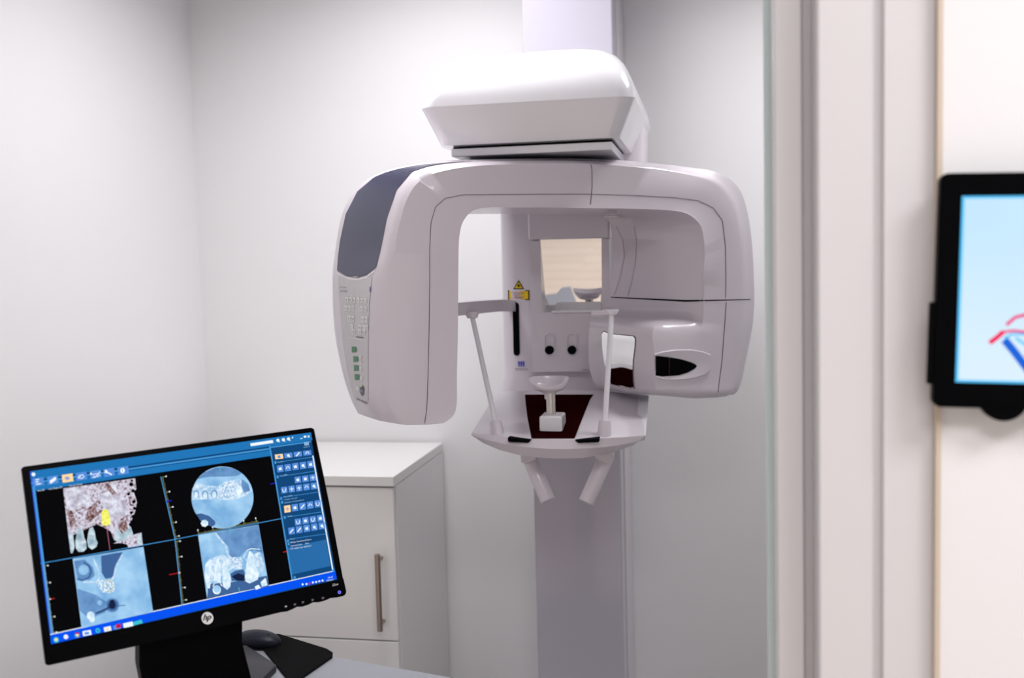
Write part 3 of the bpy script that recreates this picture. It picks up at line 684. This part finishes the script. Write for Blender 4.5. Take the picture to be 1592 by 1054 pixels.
# top toolbar buttons
for i, x in enumerate((59, 81.5, 104.5, 126, 148, 169, 190.8)):
    y = 749.3-i*2.95; m = e_org if i == 2 else e_btn
    S.poly([(x-8.5, y-5), (x+8.2, y-7.6), (x+9.8, y+4.6), (x-7, y+7.2)], m, 5)
g = [((55, 746), (61, 745)), ((55, 749.5), (60, 748.7)), ((56, 753), (64, 751.6))]
for a, b_ in g: S.line([a, b_], 1.5, e_wht, 6)
for k in range(4): S.poly([(77+k*2.2, 747-k*1.6), (80+k*2.2, 746-k*1.6), (81+k*2.2, 751-k*1.6), (78+k*2.2, 752-k*1.6)], e_wht, 6)
for a in range(0, 360, 45): S.line([(104.5, 743.5), (104.5+4.5*math.cos(R(a)), 743.5+3.6*math.sin(R(a)))], 1, e_btn, 6)
S.line([(121, 743), (124, 739), (129, 738), (131, 741), (127, 744), (122, 744), (126, 740)], 1.2, e_wht, 6)
S.line([(144, 743), (147, 740)], 1.2, e_wht, 6); S.line([(147, 743), (156, 733)], 1.2, e_wht, 6); S.circ(141.5, 736.5, 1.5, e_wht, 6); S.line([(143, 738), (152, 736)], 1, e_wht, 6); S.line([(151, 741), (156, 738)], 1.1, e_wht, 6)
S.line([(165, 733), (168, 735), (174, 738)], 2.0, e_wht, 6); S.circ(164.5, 733, 2.6, e_wht, 6); S.poly([(161, 731), (164, 732.6), (162, 734)], e_btn, 7)
S.circ(190.5, 731.5, 3.6, e_wht, 6, 16, 4.4); S.line([(190, 728), (190.5, 735)], .8, e_btn, 7)
# tab captions
V2, F2 = text_polys('Vue 3D', 4.2)
def stext(s_, x, y, size, m, L=6, ang=-.155, sx=1.0):
    V2, F2 = text_polys(s_, size); ca, sa_ = math.cos(ang), math.sin(ang)
    S.add([S.surf(x+(q.x*sx*ca)+q.y*sa_*-0+q.y*.17, y+q.x*sx*sa_-q.y, L) for q in V2], F2, m)
stext('Vue 3D', 58, 764.3, 3.6, e_wht); stext('Vue Coupe 2D', 75, 761.7, 3.6, e_wht); stext('Vue en Coupe', 107, 756.5, 3.6, e_wht)
# search bar and window buttons
S.poly([(389, 689.3), (424, 684), (425, 688.5), (390, 693.8)], e_wht, 5)
for x, y in ((432, 684.5), (440.5, 683.5), (448.5, 682.3)): S.circ(x, y, 2.6, e_wht, 5, 8); S.line([(x+1, y+1), (x+3, y+3)], 1.2, e_wht, 5)
S.circ(454.8, 680.3, 1.2, e_wht, 5, 8)
S.line([(466.5, 682), (470.5, 681.3)], 1, e_wht, 5); S.poly([(472, 677.5), (476, 677), (476.5, 680), (472.5, 680.6)], e_wht, 5); S.line([(478, 677), (481.4, 680)], 1, e_wht, 5); S.line([(481, 676.5), (478.6, 680.4)], 1, e_wht, 5)
for i in range(3):
    x = 472.8+i*2.5; S.poly([(x, 687.8-i*.3), (x+1.8, 687.4-i*.3), (x+2.6, 692.5-i*.3), (x+.8, 692.9-i*.3)], e_txt, 5)
stext('MORITA', 471.8, 696.5, 2.6, e_txt, 5)
# tool column
srect(sx0+.001, .985*.0+inv(452, 850)[1], .985, sb0-.04, e_side, 4)
def icon(x, y, w_, h_, m, sym=0):
    S.poly([(x-w_/2-.4, y-h_/2+.5), (x+w_/2-.6, y-h_/2-.9), (x+w_/2+.5, y+h_/2-.9), (x-w_/2+.6, y+h_/2+.5)], m, 5)
    c = e_wht if m is not e_org else e_btn
    k = sym % 6
    if k == 0: S.poly([(x-2.6, y-1), (x+1.5, y-2.6), (x+2.6, y+1.6), (x-1.6, y+2.4)], c, 6)
    if k == 1: S.circ(x, y, 2.2, c, 6, 10); S.line([(x+1, y+1), (x+3, y+3)], 1, c, 6)
    if k == 2: S.line([(x-2.5, y+3), (x+2.6, y-3)], 1.7, c, 6)
    if k == 3: S.line([(x-2.6, y+1.5), (x-.5, y-2), (x+1, y-1.8), (x+3, y+1)], 1.1, c, 6)
    if k == 4: S.line([(x-3, y), (x+3, y-.6)], 1, c, 6); S.line([(x-.3, y-3), (x+.3, y+3)], 1, c, 6)
    if k == 5: S.line([(x-2.8, y-2), (x-2, y+2), (x, y+3), (x+2, y+1.5), (x+2.4, y-2.8)], 1.1, c, 6)
for i in range(4): icon(433.8+i*14.6, 710-i*1.9, 12.5, 7.5, e_org if i == 0 else e_btn, i)
for i in range(5): icon(435.7+i*11.8, 728.8-i*1.7, 9.8, 10.5, e_btn, (0, 3, 0, 1, 0)[i])
for i in range(3): icon(463+i*11.7, 746-i*1.6, 9.8, 9.8, e_btn, (0, 0, 4)[i])
for i in range(5): icon(442+i*11.5, 762-i*1.6, 9.6, 10, e_btn, (5, 4, 4, 3, 1)[i])
for i in range(5): icon(446.8+i*11.8, 791.3-i*2.0, 9.8, 10.8, e_org if i == 0 else e_btn, (4, 0, 2, 3, 5)[i])
for i in range(4): icon(463.3+i*11.6, 811.5-i*1.9, 9.8, 10, e_btn, (5, 0, 5, 0)[i])
for i in range(5): icon(453.3+i*11.8, 825.5-i*2.0, 9.8, 10.6, e_btn, (2, 2, 0, 1, 1)[i])
for x, y, x1 in ((436, 718, 486), (436, 740.5, 491), (441, 773, 497), (448, 803.5, 502), (452, 838, 508)):
    S.line([(x, y), (x1, y-(x1-x)*.15)], .7, e_line, 5)
for s_, x, y in (('Action', 431, 719.6), ('Vue MPR', 434.5, 741), ('Vue CAPE', 440.5, 773.6), ('Couleur de nerf', 441.3, 778), ('Distance et annotations', 442, 782.6), ('Outils', 446, 804), ('Filtres', 450, 839.5)):
    stext(s_, x, y, 3.2, e_txt, 6)
for x, y in ((428, 719), (431.5, 741.5), (437, 775), (438.5, 781), (442.5, 804.5), (447.6, 841), (448.8, 846), (458, 898), (518, 887)): S.poly([(x-1.6, y-2), (x+1.4, y-2.4), (x+2, y+1.6), (x-1, y+2.2)], e_line, 5)
stext('Affichage, Orientations & Mesures', 451, 844.5, 3.0, e_wht, 6, sx=.8); stext('Commentaires      Date', 451.5, 849.6, 3.0, e_wht, 6); stext('1 CT  Implant Canal  08/05/2017', 450.5, 854.6, 3.0, e_wht, 6, sx=.85)
# rulers
def ruler(p0, p1, n, long_, m=e_grn, side=1, big=()):
    dx, dy = p1[0]-p0[0], p1[1]-p0[1]; l = math.hypot(dx, dy); ux, uy = dx/l, dy/l
    nx, ny = (-uy*side, ux*side)
    for k in range(n+1):
        x, y = p0[0]+dx*k/n, p0[1]+dy*k/n; q = 2.4
        if k % 5 == 0: q = 3.4
        S.line([(x, y), (x+nx*q, y+ny*q)], .5, m, 6)
        if k in big: S.circ(x+nx*7, y+ny*7, 1.2, e_wht, 6, 8); S.line([(x, y), (x+nx*6, y+ny*6)], .6, m, 6)
ruler((251.5, 742), (272, 837), 40, 0, side=-1, big=(0, 10, 20, 30, 39)); ruler((273, 842), (283, 938), 40, 0, side=-1, big=(0, 10, 30, 38))
ruler((67.5, 880), (81.5, 986), 44, 0, side=-1, big=(0, 11, 33, 43)); ruler((309, 831), (401, 812), 44, 0, side=-1, big=(0, 11, 34, 43))
S.line([(263, 893.5), (281, 890)], 1.2, e_red, 7); S.line([(76, 932), (85, 930)], 1.2, e_red, 7); S.line([(257, 780.5), (267, 778)], 1, e_blu, 7); S.line([(420, 752.5), (428, 751)], 1, e_blu, 7); S.line([(440, 858.5), (447, 857)], 1.3, e_red, 7); S.circ(279, 890.3, 1.2, e_wht, 8, 8); S.circ(78, 931.3, 1.2, e_wht, 8, 8)
# upper left: rendered jaw
J_ = [(98, 759), (210, 743.5), (212, 760), (208, 765), (213, 780), (210, 795), (205, 808), (200, 815), (207, 830), (200, 835), (190, 842), (178, 840), (172, 826), (160, 819), (150, 815), (135, 822), (124, 828), (113, 832), (106, 830)]
S.poly(J_, e_b3, 5)
S.poly([(98.5, 760), (130, 757), (141, 775), (138, 788), (125, 788), (112, 795), (104, 790)], e_b3l, 6)
S.poly([(152, 770), (170, 764), (196, 775), (198, 800), (186, 806), (168, 800), (158, 786)], e_b3l, 6)
S.poly([(165, 752), (178, 748), (183, 765), (175, 768)], e_b3l, 6)
S.poly([(163, 750), (169, 752), (182, 768), (176, 770), (166, 760)], e_brn, 7)
S.poly([(138, 788), (148, 785), (152, 800), (140, 812), (132, 806)], e_brn, 6)
S.poly([(104, 795), (112, 793), (118, 810), (110, 822)], e_brn, 6)
S.poly([(186, 812), (196, 808), (199, 822), (190, 830), (184, 822)], e_brn, 7)
for x, y, r_ in ((204, 753, 3.5), (207, 763, 3), (200, 768, 2.6), (205, 747, 2), (208, 780, 3), (204, 797, 2.6), (209, 790, 2.6), (203, 785, 1.5), (207, 803, 3)): S.circ(x, y, r_, e_blk, 7, 7)
S.poly([(106, 830), (113, 828), (116, 850), (113, 860), (110, 860)], e_t3, 6)
def tooth(P, m, L): S.poly(P, m, L)
tooth([(120, 824), (125, 820), (129, 825), (131, 836), (134, 842), (134.5, 853), (130, 857.5), (122, 858), (118, 852), (117, 842), (119, 832)], e_t3, 7)
tooth([(139, 822), (144, 819), (147, 826), (149, 838), (152, 843), (150, 850), (143, 854.5), (137, 850), (135.5, 840), (137, 830)], e_t3, 7)
S.line([(118.5, 838), (126, 840), (133, 838)], .8, e_brn, 8); S.line([(137, 833), (147, 833)], .6, e_brn, 8)
S.poly([(178, 826), (186, 822), (194, 824), (203, 818), (207, 830), (200, 838), (190, 841), (183, 843), (178, 838)], e_t3, 6)
S.poly([(176, 845), (205, 832), (220, 828), (222, 847), (200, 851), (197, 846), (186, 844)], e_b3, 6); S.poly([(212, 834), (219, 828), (221, 846), (214, 848)], e_t3, 7)
tooth([(157.5, 797), (160, 793), (164, 791), (168, 793.5), (170, 800), (172.5, 814), (166, 817.5), (158.5, 816.5)], e_yel, 8)
S.line([(165.5, 816), (171, 855)], .7, e_pink, 8)
# lower left: cross section
Q = [(113, 868.5), (223, 850), (238, 951), (127, 977)]
S.poly(Q, e_ct, 5)
S.poly([(115, 872), (132, 870), (145, 882), (147, 895), (140, 902), (121, 900)], e_ct2, 6)
S.line([(130, 874), (139, 880), (142, 889), (138, 898), (128, 902), (120, 900)], 3, e_ctm, 7)
S.circ(130, 886, 8, e_ct, 7, 16)
S.poly([(157, 864), (191, 858), (180, 878), (176, 898), (164, 900), (158, 890)], e_ctm, 6)
S.line([(145, 868), (151, 882), (155, 898), (150, 905), (129, 905)], 2.6, e_bone, 8); S.line([(190, 862), (180, 882), (177, 896), (173, 902)], 2.6, e_bone, 8)
S.poly([(149, 900), (160, 902), (172, 900), (178, 905), (179, 918), (172, 922), (160, 921), (153, 912)], e_spong, 8)
S.poly([(164, 902), (174, 901), (176, 918), (167, 922)], e_grn, 8); S.poly([(166, 904), (172, 903.5), (174, 915), (168, 918)], e_spong, 9)
S.poly([(120, 915), (150, 925), (165, 935), (164, 952), (140, 962), (124, 950)], e_ct2, 6)
for r_, m, L in ((11, e_ct2, 7), (8.5, e_ctm, 8), (5.5, e_ctd, 9)): S.circ(174.5, 941, r_, m, L, 14, r_*1.05)
S.line([(148, 954), (160, 950), (174, 943)], 3, e_ctm, 8); S.line([(150, 953), (172, 943)], 1.6, e_ctd, 9); S.line([(180, 942), (195, 941)], 1.4, e_ctm, 8); S.circ(174.5, 936, 4.2, e_ctd, 9, 10)
S.circ(141, 957, 6, e_tooth, 9, 14, 6.5); S.circ(143, 963, 4.5, e_tooth, 9, 12)
S.circ(155, 937, 4, e_ct, 8, 10); S.circ(186, 930, 3.4, e_ct, 8, 10)
# upper right: round slice
cx, cy, rr_ = 345.8, 773.4, 48.3
S.circ(cx, cy, rr_, e_ct, 5, 56)
S.poly([(306, 745), (318, 734), (335, 727), (350, 725.5), (365, 729), (377, 736), (368, 740), (350, 741), (335, 741), (320, 742)], e_ct2, 6)
S.poly([(299, 760), (306, 750), (322, 755), (338, 756), (352, 748), (372, 745), (385, 752), (392, 764), (380, 772), (362, 777.5), (350, 777), (330, 776), (299, 777)], e_bone, 6)
S.poly([(340, 757), (350, 751), (366, 748), (372, 758), (366, 770), (354, 775), (342, 772)], e_spong, 7)
for x, y, rx in ((305, 768, 4.5), (319, 769, 5), (333, 768, 5)): S.circ(x, y, rx, e_ct2, 7, 14, rx*1.3); S.circ(x, y+1, rx*.7, e_tooth, 8, 12, rx*1.1)
S.circ(371, 762, 5.5, e_tooth, 8, 14, 7); S.poly([(376, 745), (386, 752), (389, 763), (379, 766), (375, 755)], e_ct2, 7)
S.poly([(305, 799), (313, 798), (325, 802), (334, 810), (335, 815), (330, 819), (322, 816), (312, 810)], e_ctm, 6)
P = []
for k in range(14):
    a = 2*math.pi*k/14; r_ = 6.4 if k % 2 else 5.2; P.append((318+r_*math.cos(a), 813.5+r_*math.sin(a)*.95))
S.poly(P, e_tooth, 9)
S.line([(342, 724.5), (342.6, 735)], .8, e_cy, 8); S.line([(357, 815), (358, 831)], .8, e_cy, 9)
# lower right: panoramic slice
Q = [(308, 832), (402, 815.5), (418, 911), (322, 930)]
S.poly(Q, e_ct, 5); S.poly([(336, 828), (402, 816), (409, 860), (395, 855), (380, 858), (372, 867), (358, 866), (355, 850)], e_ct2, 6)
S.line([(335, 829), (345, 842), (351, 848), (354, 862), (360, 868)], 2.6, e_bone, 7); S.line([(378, 868), (384, 856), (390, 853), (404, 854)], 1.6, e_bone, 7)
S.poly([(319, 880), (328, 868), (345, 862), (360, 866), (374, 866), (378, 872), (376, 885), (362, 884), (355, 888), (330, 905), (322, 900)], e_bone, 6)
S.poly([(357, 866), (374, 866), (376, 880), (366, 882), (357, 878)], e_spong, 7)
S.poly([(380, 870), (404, 857), (411, 880), (407, 890), (400, 885)], e_bone, 6)
S.poly([(358, 892), (366, 887), (378, 885), (382, 893), (382, 904), (372, 903), (360, 903)], e_ctm, 7); S.poly([(360, 896), (370, 891), (380, 894), (382, 903), (368, 903)], e_ctd, 8)
S.poly([(324, 908), (360, 905), (415, 895), (418, 911), (322, 930)], e_ctm, 6)
for P in ([(318, 895), (319, 878), (326, 868), (329, 880), (326, 900), (328, 905), (326, 915), (322, 914)], [(332, 903), (334, 880), (338, 866), (343, 878), (343, 905)], [(346, 905), (346, 880), (349, 864), (353, 868), (355, 885), (359, 900), (358, 912), (353, 917), (347, 912)], [(381, 893), (384, 870), (388, 856), (393, 860), (398, 882), (403, 890), (401, 901), (388, 907), (380, 903)], [(405, 905), (413, 898), (416, 910), (407, 912)], [(396, 912), (402, 909), (406, 914), (398, 917)]): S.poly(P, e_tooth, 8)
S.circ(337, 917, 6.5, e_tooth, 9, 14, 7); S.circ(337, 916, 5, e_ct, 10, 14, 5.5); S.line([(331, 912), (334, 906), (342, 905), (345, 911)], 1.6, e_tooth, 11)
S.line([(371, 913), (373, 921)], .9, e_cy, 9)
# taskbar icons
S.circ(87.3, 994.8, 4.4, e_teal, 6, 16); S.circ(87.3, 994.4, 2.4, e_org, 7, 10); S.circ(102.5, 990, 3.6, e_wht, 6, 12); S.circ(102.8, 990, 1.5, e_org, 7, 8)
S.circ(120, 987, 4.1, e_red, 6, 14); S.poly([(120, 987), (124, 986), (122.5, 990.3), (119, 991)], e_grn, 7); S.poly([(120, 987), (116, 986), (116.5, 989.8), (119, 991)], e_teal, 7); S.circ(120, 987, 1.6, e_wht, 8, 10)
S.poly([(128, 981.5), (141, 979), (142.5, 986.5), (129.5, 989)], e_wht, 6); S.poly([(131, 983), (138, 982), (139, 985.5), (132, 987)], e_btn, 7)
S.circ(152, 980.3, 3.8, e_teal, 6, 14); S.circ(152, 980.3, 1.6, e_task, 7, 10)
S.poly([(161, 975.5), (172, 973), (173.5, 980), (162.5, 982.3)], e_wht, 6); S.poly([(164, 977), (169, 976), (170, 979), (165, 980)], e_org, 7)
S.poly([(175.5, 973), (186.5, 970.5), (188, 977), (177, 979.6)], e_btn, 6); S.poly([(180, 971), (187, 969.5), (188.3, 975.5), (181.3, 977)], e_ired, 7); S.line([(182, 975), (184, 971.5), (186.5, 974)], .9, e_blk, 8)
S.poly([(191, 969.3), (206, 966), (207.5, 973), (192.5, 976.3)], e_wht, 6); S.poly([(206.5, 967), (220, 963), (222, 968.7), (208, 972.4)], e_teal, 6)
for k, (x, y) in enumerate(((470.5, 908.5), (476.5, 908), (481, 907.2), (486.5, 905.5), (491.5, 904.7), (496.5, 903.5), (501.5, 902.5))):
    S.circ(x, y, 1.6, e_ired if k == 2 else e_wht, 6, 8)
stext('10:47', 509, 899.5, 3.8, e_wht, 6); stext('12/05/2017', 507, 903.8, 3.2, e_wht, 6, sx=.8)
scr = S.build('screen', MON)
# bezel marks
S = Skin(lambda x, y, L=1: mp_(x, y, .0042+.0003*L))
S.circ(322.5, 961, 9.2, LOGOW, 1, 32, 9.6)
lg = text_polys('hp', 15)
for dx in (0, .45, .9):
    S.add([S.surf(314.6+dx+q.x*.86+q.y*.28, 964.6-q.y*.95-q.x*.1, 2+dx) for q in lg[0]], lg[1], BLACK)
tag(S.build('logo', MON), 'round silver logo on the lower bezel')
S = Skin(lambda x, y, L=1: mp_(x, y, .0042+.0003*L))
def mt_(s_, x, y, size, m=LOGOW):
    V2, F2 = text_polys(s_, size); S.add([S.surf(x+q.x+q.y*.15, y-q.y-q.x*.2, 1) for q in V2], F2, m)
mt_('22vx', 516.3, 911.4, 5.0); S.build('model_mark', MON)
for x, y in ((444.5, 942.5), (458.5, 939), (471, 935.5), (486, 932), (502, 929)):
    S = Skin(lambda x, y, L=1: mp_(x, y, .0042+.0003*L))
    S.line([(x-1.8, y+.4), (x+1.8, y-.4)], 1.2, GREY if x != 444.5 else LOGOW); S.line([(x-1.6, y+2), (x+1.6, y+1.3)], .8, GREY); S.build('button_icon', MON)
S = Skin(lambda x, y, L=1: mp_(x, y, .0042+.0003*L)); S.circ(527.7, 920.7, 2.6, em('power_lamp_blue', (120, 120, 245)), 1, 20); S.circ(527.7, 920.7, 1.1, em('power_lamp_dark', (30, 30, 150)), 2, 12); S.build('power_light', MON)
# stand: wide neck then flat foot
MXh = Vector((MX.x, MX.y, 0)).normalized(); MNh = Vector((MN.x, MN.y, 0)).normalized()
nk = mp_(298, 990, -.03)
def np_(px, py, d): return on_plane(px, py, nk+MNh*d, MNh)
P = [np_(217, 980, 0), np_(217, 1036, 0), np_(228, 1062, 0), np_(391, 1062, 0), np_(377, 998, 0), np_(378, 940, 0)]
lowz = DZ+.012
a = np_(230, 1075, 0); b_ = np_(395, 1075, 0)
P[2] = Vector((a.x, a.y, lowz)); P[3] = Vector((b_.x, b_.y, lowz))
V2, F2 = prism(P, -MNh*.03); obj('neck', V2, F2, BLACK, MON, bevel=.003)
cbm = (P[2]+P[3])/2; cbm.z = DZ+.0005
r_ = [on_z(x, y, DZ+.0005) for x, y in ((384, 1010), (424, 1036), (430, 1041), (429, 1045), (384, 1092), (225, 1092), (235, 1010))]
GB = mat('foot_reflection_grey', (.028, .028, .036), .4, spec=.2)  # grey base colour stands in for the wall reflected in a glossy black foot
V2, F2 = loft([r_, [p+EZ*.008 for p in r_], [cbm+EZ*.0115+(p-cbm)*.97 for p in r_]]); obj('foot', V2, F2, GB, MON, smooth=True, angle=40)

# ================================================================== MOUSE PAD AND MOUSE
mz = DZ+.0005
P = [on_z(392, 989, mz), on_z(434, 988, mz), on_z(508, 1011, mz), on_z(517.5, 1017, mz), on_z(517, 1023, mz), on_z(464, 1060, mz), on_z(450, 1062, mz)]
c = sum(P, Vector())/7; c.z = DZ
V2, F2 = prism(P, EZ*.004); pad = obj('mouse_pad', V2, F2, BLACKM, None, bevel=.001)
tag(pad, 'black mouse pad with rounded corner lying on desk beside the monitor stand', 'mouse pad')
mc = on_z(401, 997.5, mz+.004); mc.z = mz+.0046
ma = (d2-d1).normalized(); mbv = Vector((-ma.y, ma.x, 0))
rings = []
for t in [i/10 for i in range(11)]:
    h = .020*t; s = math.sqrt(max(0, 1-t**2.2))
    rings.append([mc+EZ*h+ma*((.050*s+.001)*math.cos(a))+mbv*((.031*s+.001)*math.sin(a)) for a in [2*math.pi*k/32 for k in range(32)]])
MS = mat('mouse_dark_blue_black', (.010, .011, .022), .4, spec=.12)
mo = thing('computer_mouse', mc, 'dark blue black computer mouse on the mouse pad behind the monitor stand', 'mouse')
V2, F2 = loft(rings); obj('shell', V2, F2, MS, mo, smooth=True)
V2, F2 = tube([mc+ma*.026+EZ*.0125-mbv*.003, mc+ma*.026+EZ*.0125+mbv*.003], .005, 16); obj('scroll_wheel', V2, F2, BLACKM, mo, smooth=True)

# ================================================================== WALL TABLET
TV = PV-.035
tpx = lambda x, y, d=0: on_v(x, y, TV-d)
tl, bl_ = tpx(1462, 269), tpx(1449.5, 633)
ty_ = (tl-bl_); th_ = ty_.length; ty_.normalize(); tx_ = (EX-ty_*EX.dot(ty_)).normalized()
TB = thing('wall_tablet', tl+tx_*.2-ty_*th_/2+EY*.02, 'black framed tablet with pale blue screen, mounted on the white wall beside the door', 'tablet')
def tq(x, y, d=0):   # photo pixel on the tablet's front plane, as tablet coordinates
    p = tpx(x, y)-tl; return p.dot(tx_), -p.dot(ty_)
def tw(a, b_, d=0): return tl+tx_*a-ty_*b_-EY*d
W_ = .37
r_ = rrect(tw(W_/2, th_/2), tx_, ty_, W_/2, th_/2, .010, 6)
V2, F2 = prism(r_, EY*.016); obj('frame', V2, F2, BLACK, TB, bevel=.002)
x0, y0 = tq(1494.5, 305); x1, y1 = tq(1486, 594)
e_t = em_noise('tablet_pale_blue', (196, 228, 248), (216, 236, 250), 3, 1)
e_te = em('tablet_cyan_edge', (95, 200, 255)); e_tp = em('tablet_pink', (235, 40, 120)); e_tb = em('tablet_blue', (30, 100, 215)); e_tr = em('tablet_red_pink', (240, 20, 90))
xs = (x0+x1)/2
def tpoly(S, P, m, L): S.add([tw(a, b_, .0004*L+.0002) for a, b_ in P], [tuple(range(len(P)))], m)
S = Skin(None)
tpoly(S, [(xs, y0), (W_-.035, y0), (W_-.035, y1), (xs, y1)], e_te, 1); tpoly(S, [(xs+.003, y0+.003), (W_-.038, y0+.003), (W_-.038, y1-.003), (xs+.003, y1-.003)], e_t, 2)
def tl_(P, wd, m, L):
    Q = [tq(x, y) for x, y in P]; S2 = Skin(lambda a, b_, L_: tw(a, b_, .0004*L_+.0002)); S2.line(Q, wd, m, L)
    S.add(S2.V, S2.F, m)
tl_([(1538, 533), (1550, 524), (1560, 515)], .0052, e_tr, 3); tl_([(1564, 505), (1578, 493), (1600, 488)], .0036, e_tp, 3); tl_([(1560, 516), (1576, 514), (1600, 517)], .0030, e_tp, 3)
tl_([(1561, 528), (1575, 545), (1600, 578)], .0085, e_tb, 4); tl_([(1560, 526), (1574, 519), (1600, 520)], .0028, e_te, 4); tl_([(1578, 525), (1600, 540)], .003, e_te, 4)
S.build('screen', TB)
q = tq(1562, 600); V2, F2 = tube([tw(q[0], th_-.012, .001)+EY*.002, tw(q[0], th_-.012, .001)+EY*.014], .026, 32); obj('round_knob', V2, F2, BLACK, TB, smooth=True)
qa, qb = tq(1450, 470)[1], tq(1450, 598)[1]
V2, F2 = boxp(tw(-.0055, qb)+EY*.003, tx_*.010, ty_*(qb-qa), EY*.010); obj('side_clip', V2, F2, BLACKM, TB, bevel=.002)
V2, F2 = boxp(tw(.1, th_*.7)+EY*.0165, tx_*.15, ty_*.1, EY*.0175); obj('wall_bracket', V2, F2, BLACKM, TB, bevel=.002)

# ceiling lamps (above the frame)
for u, v, su, sv in [l_[:4] for l_ in LAMPS]:
    V2, F2 = merge(*[boxp(rm(u+a, v+b_, ZC-.03), EX*c_, EY*d_, EZ*.029) for a, b_, c_, d_ in ((-su/2-.03, -sv/2-.03, su+.06, .03), (-su/2-.03, sv/2, su+.06, .03), (-su/2-.03, -sv/2, .03, sv), (su/2, -sv/2, .03, sv))])
    struct(obj('trim_8', V2, F2, TRIM))
bpy.context.view_layer.update()
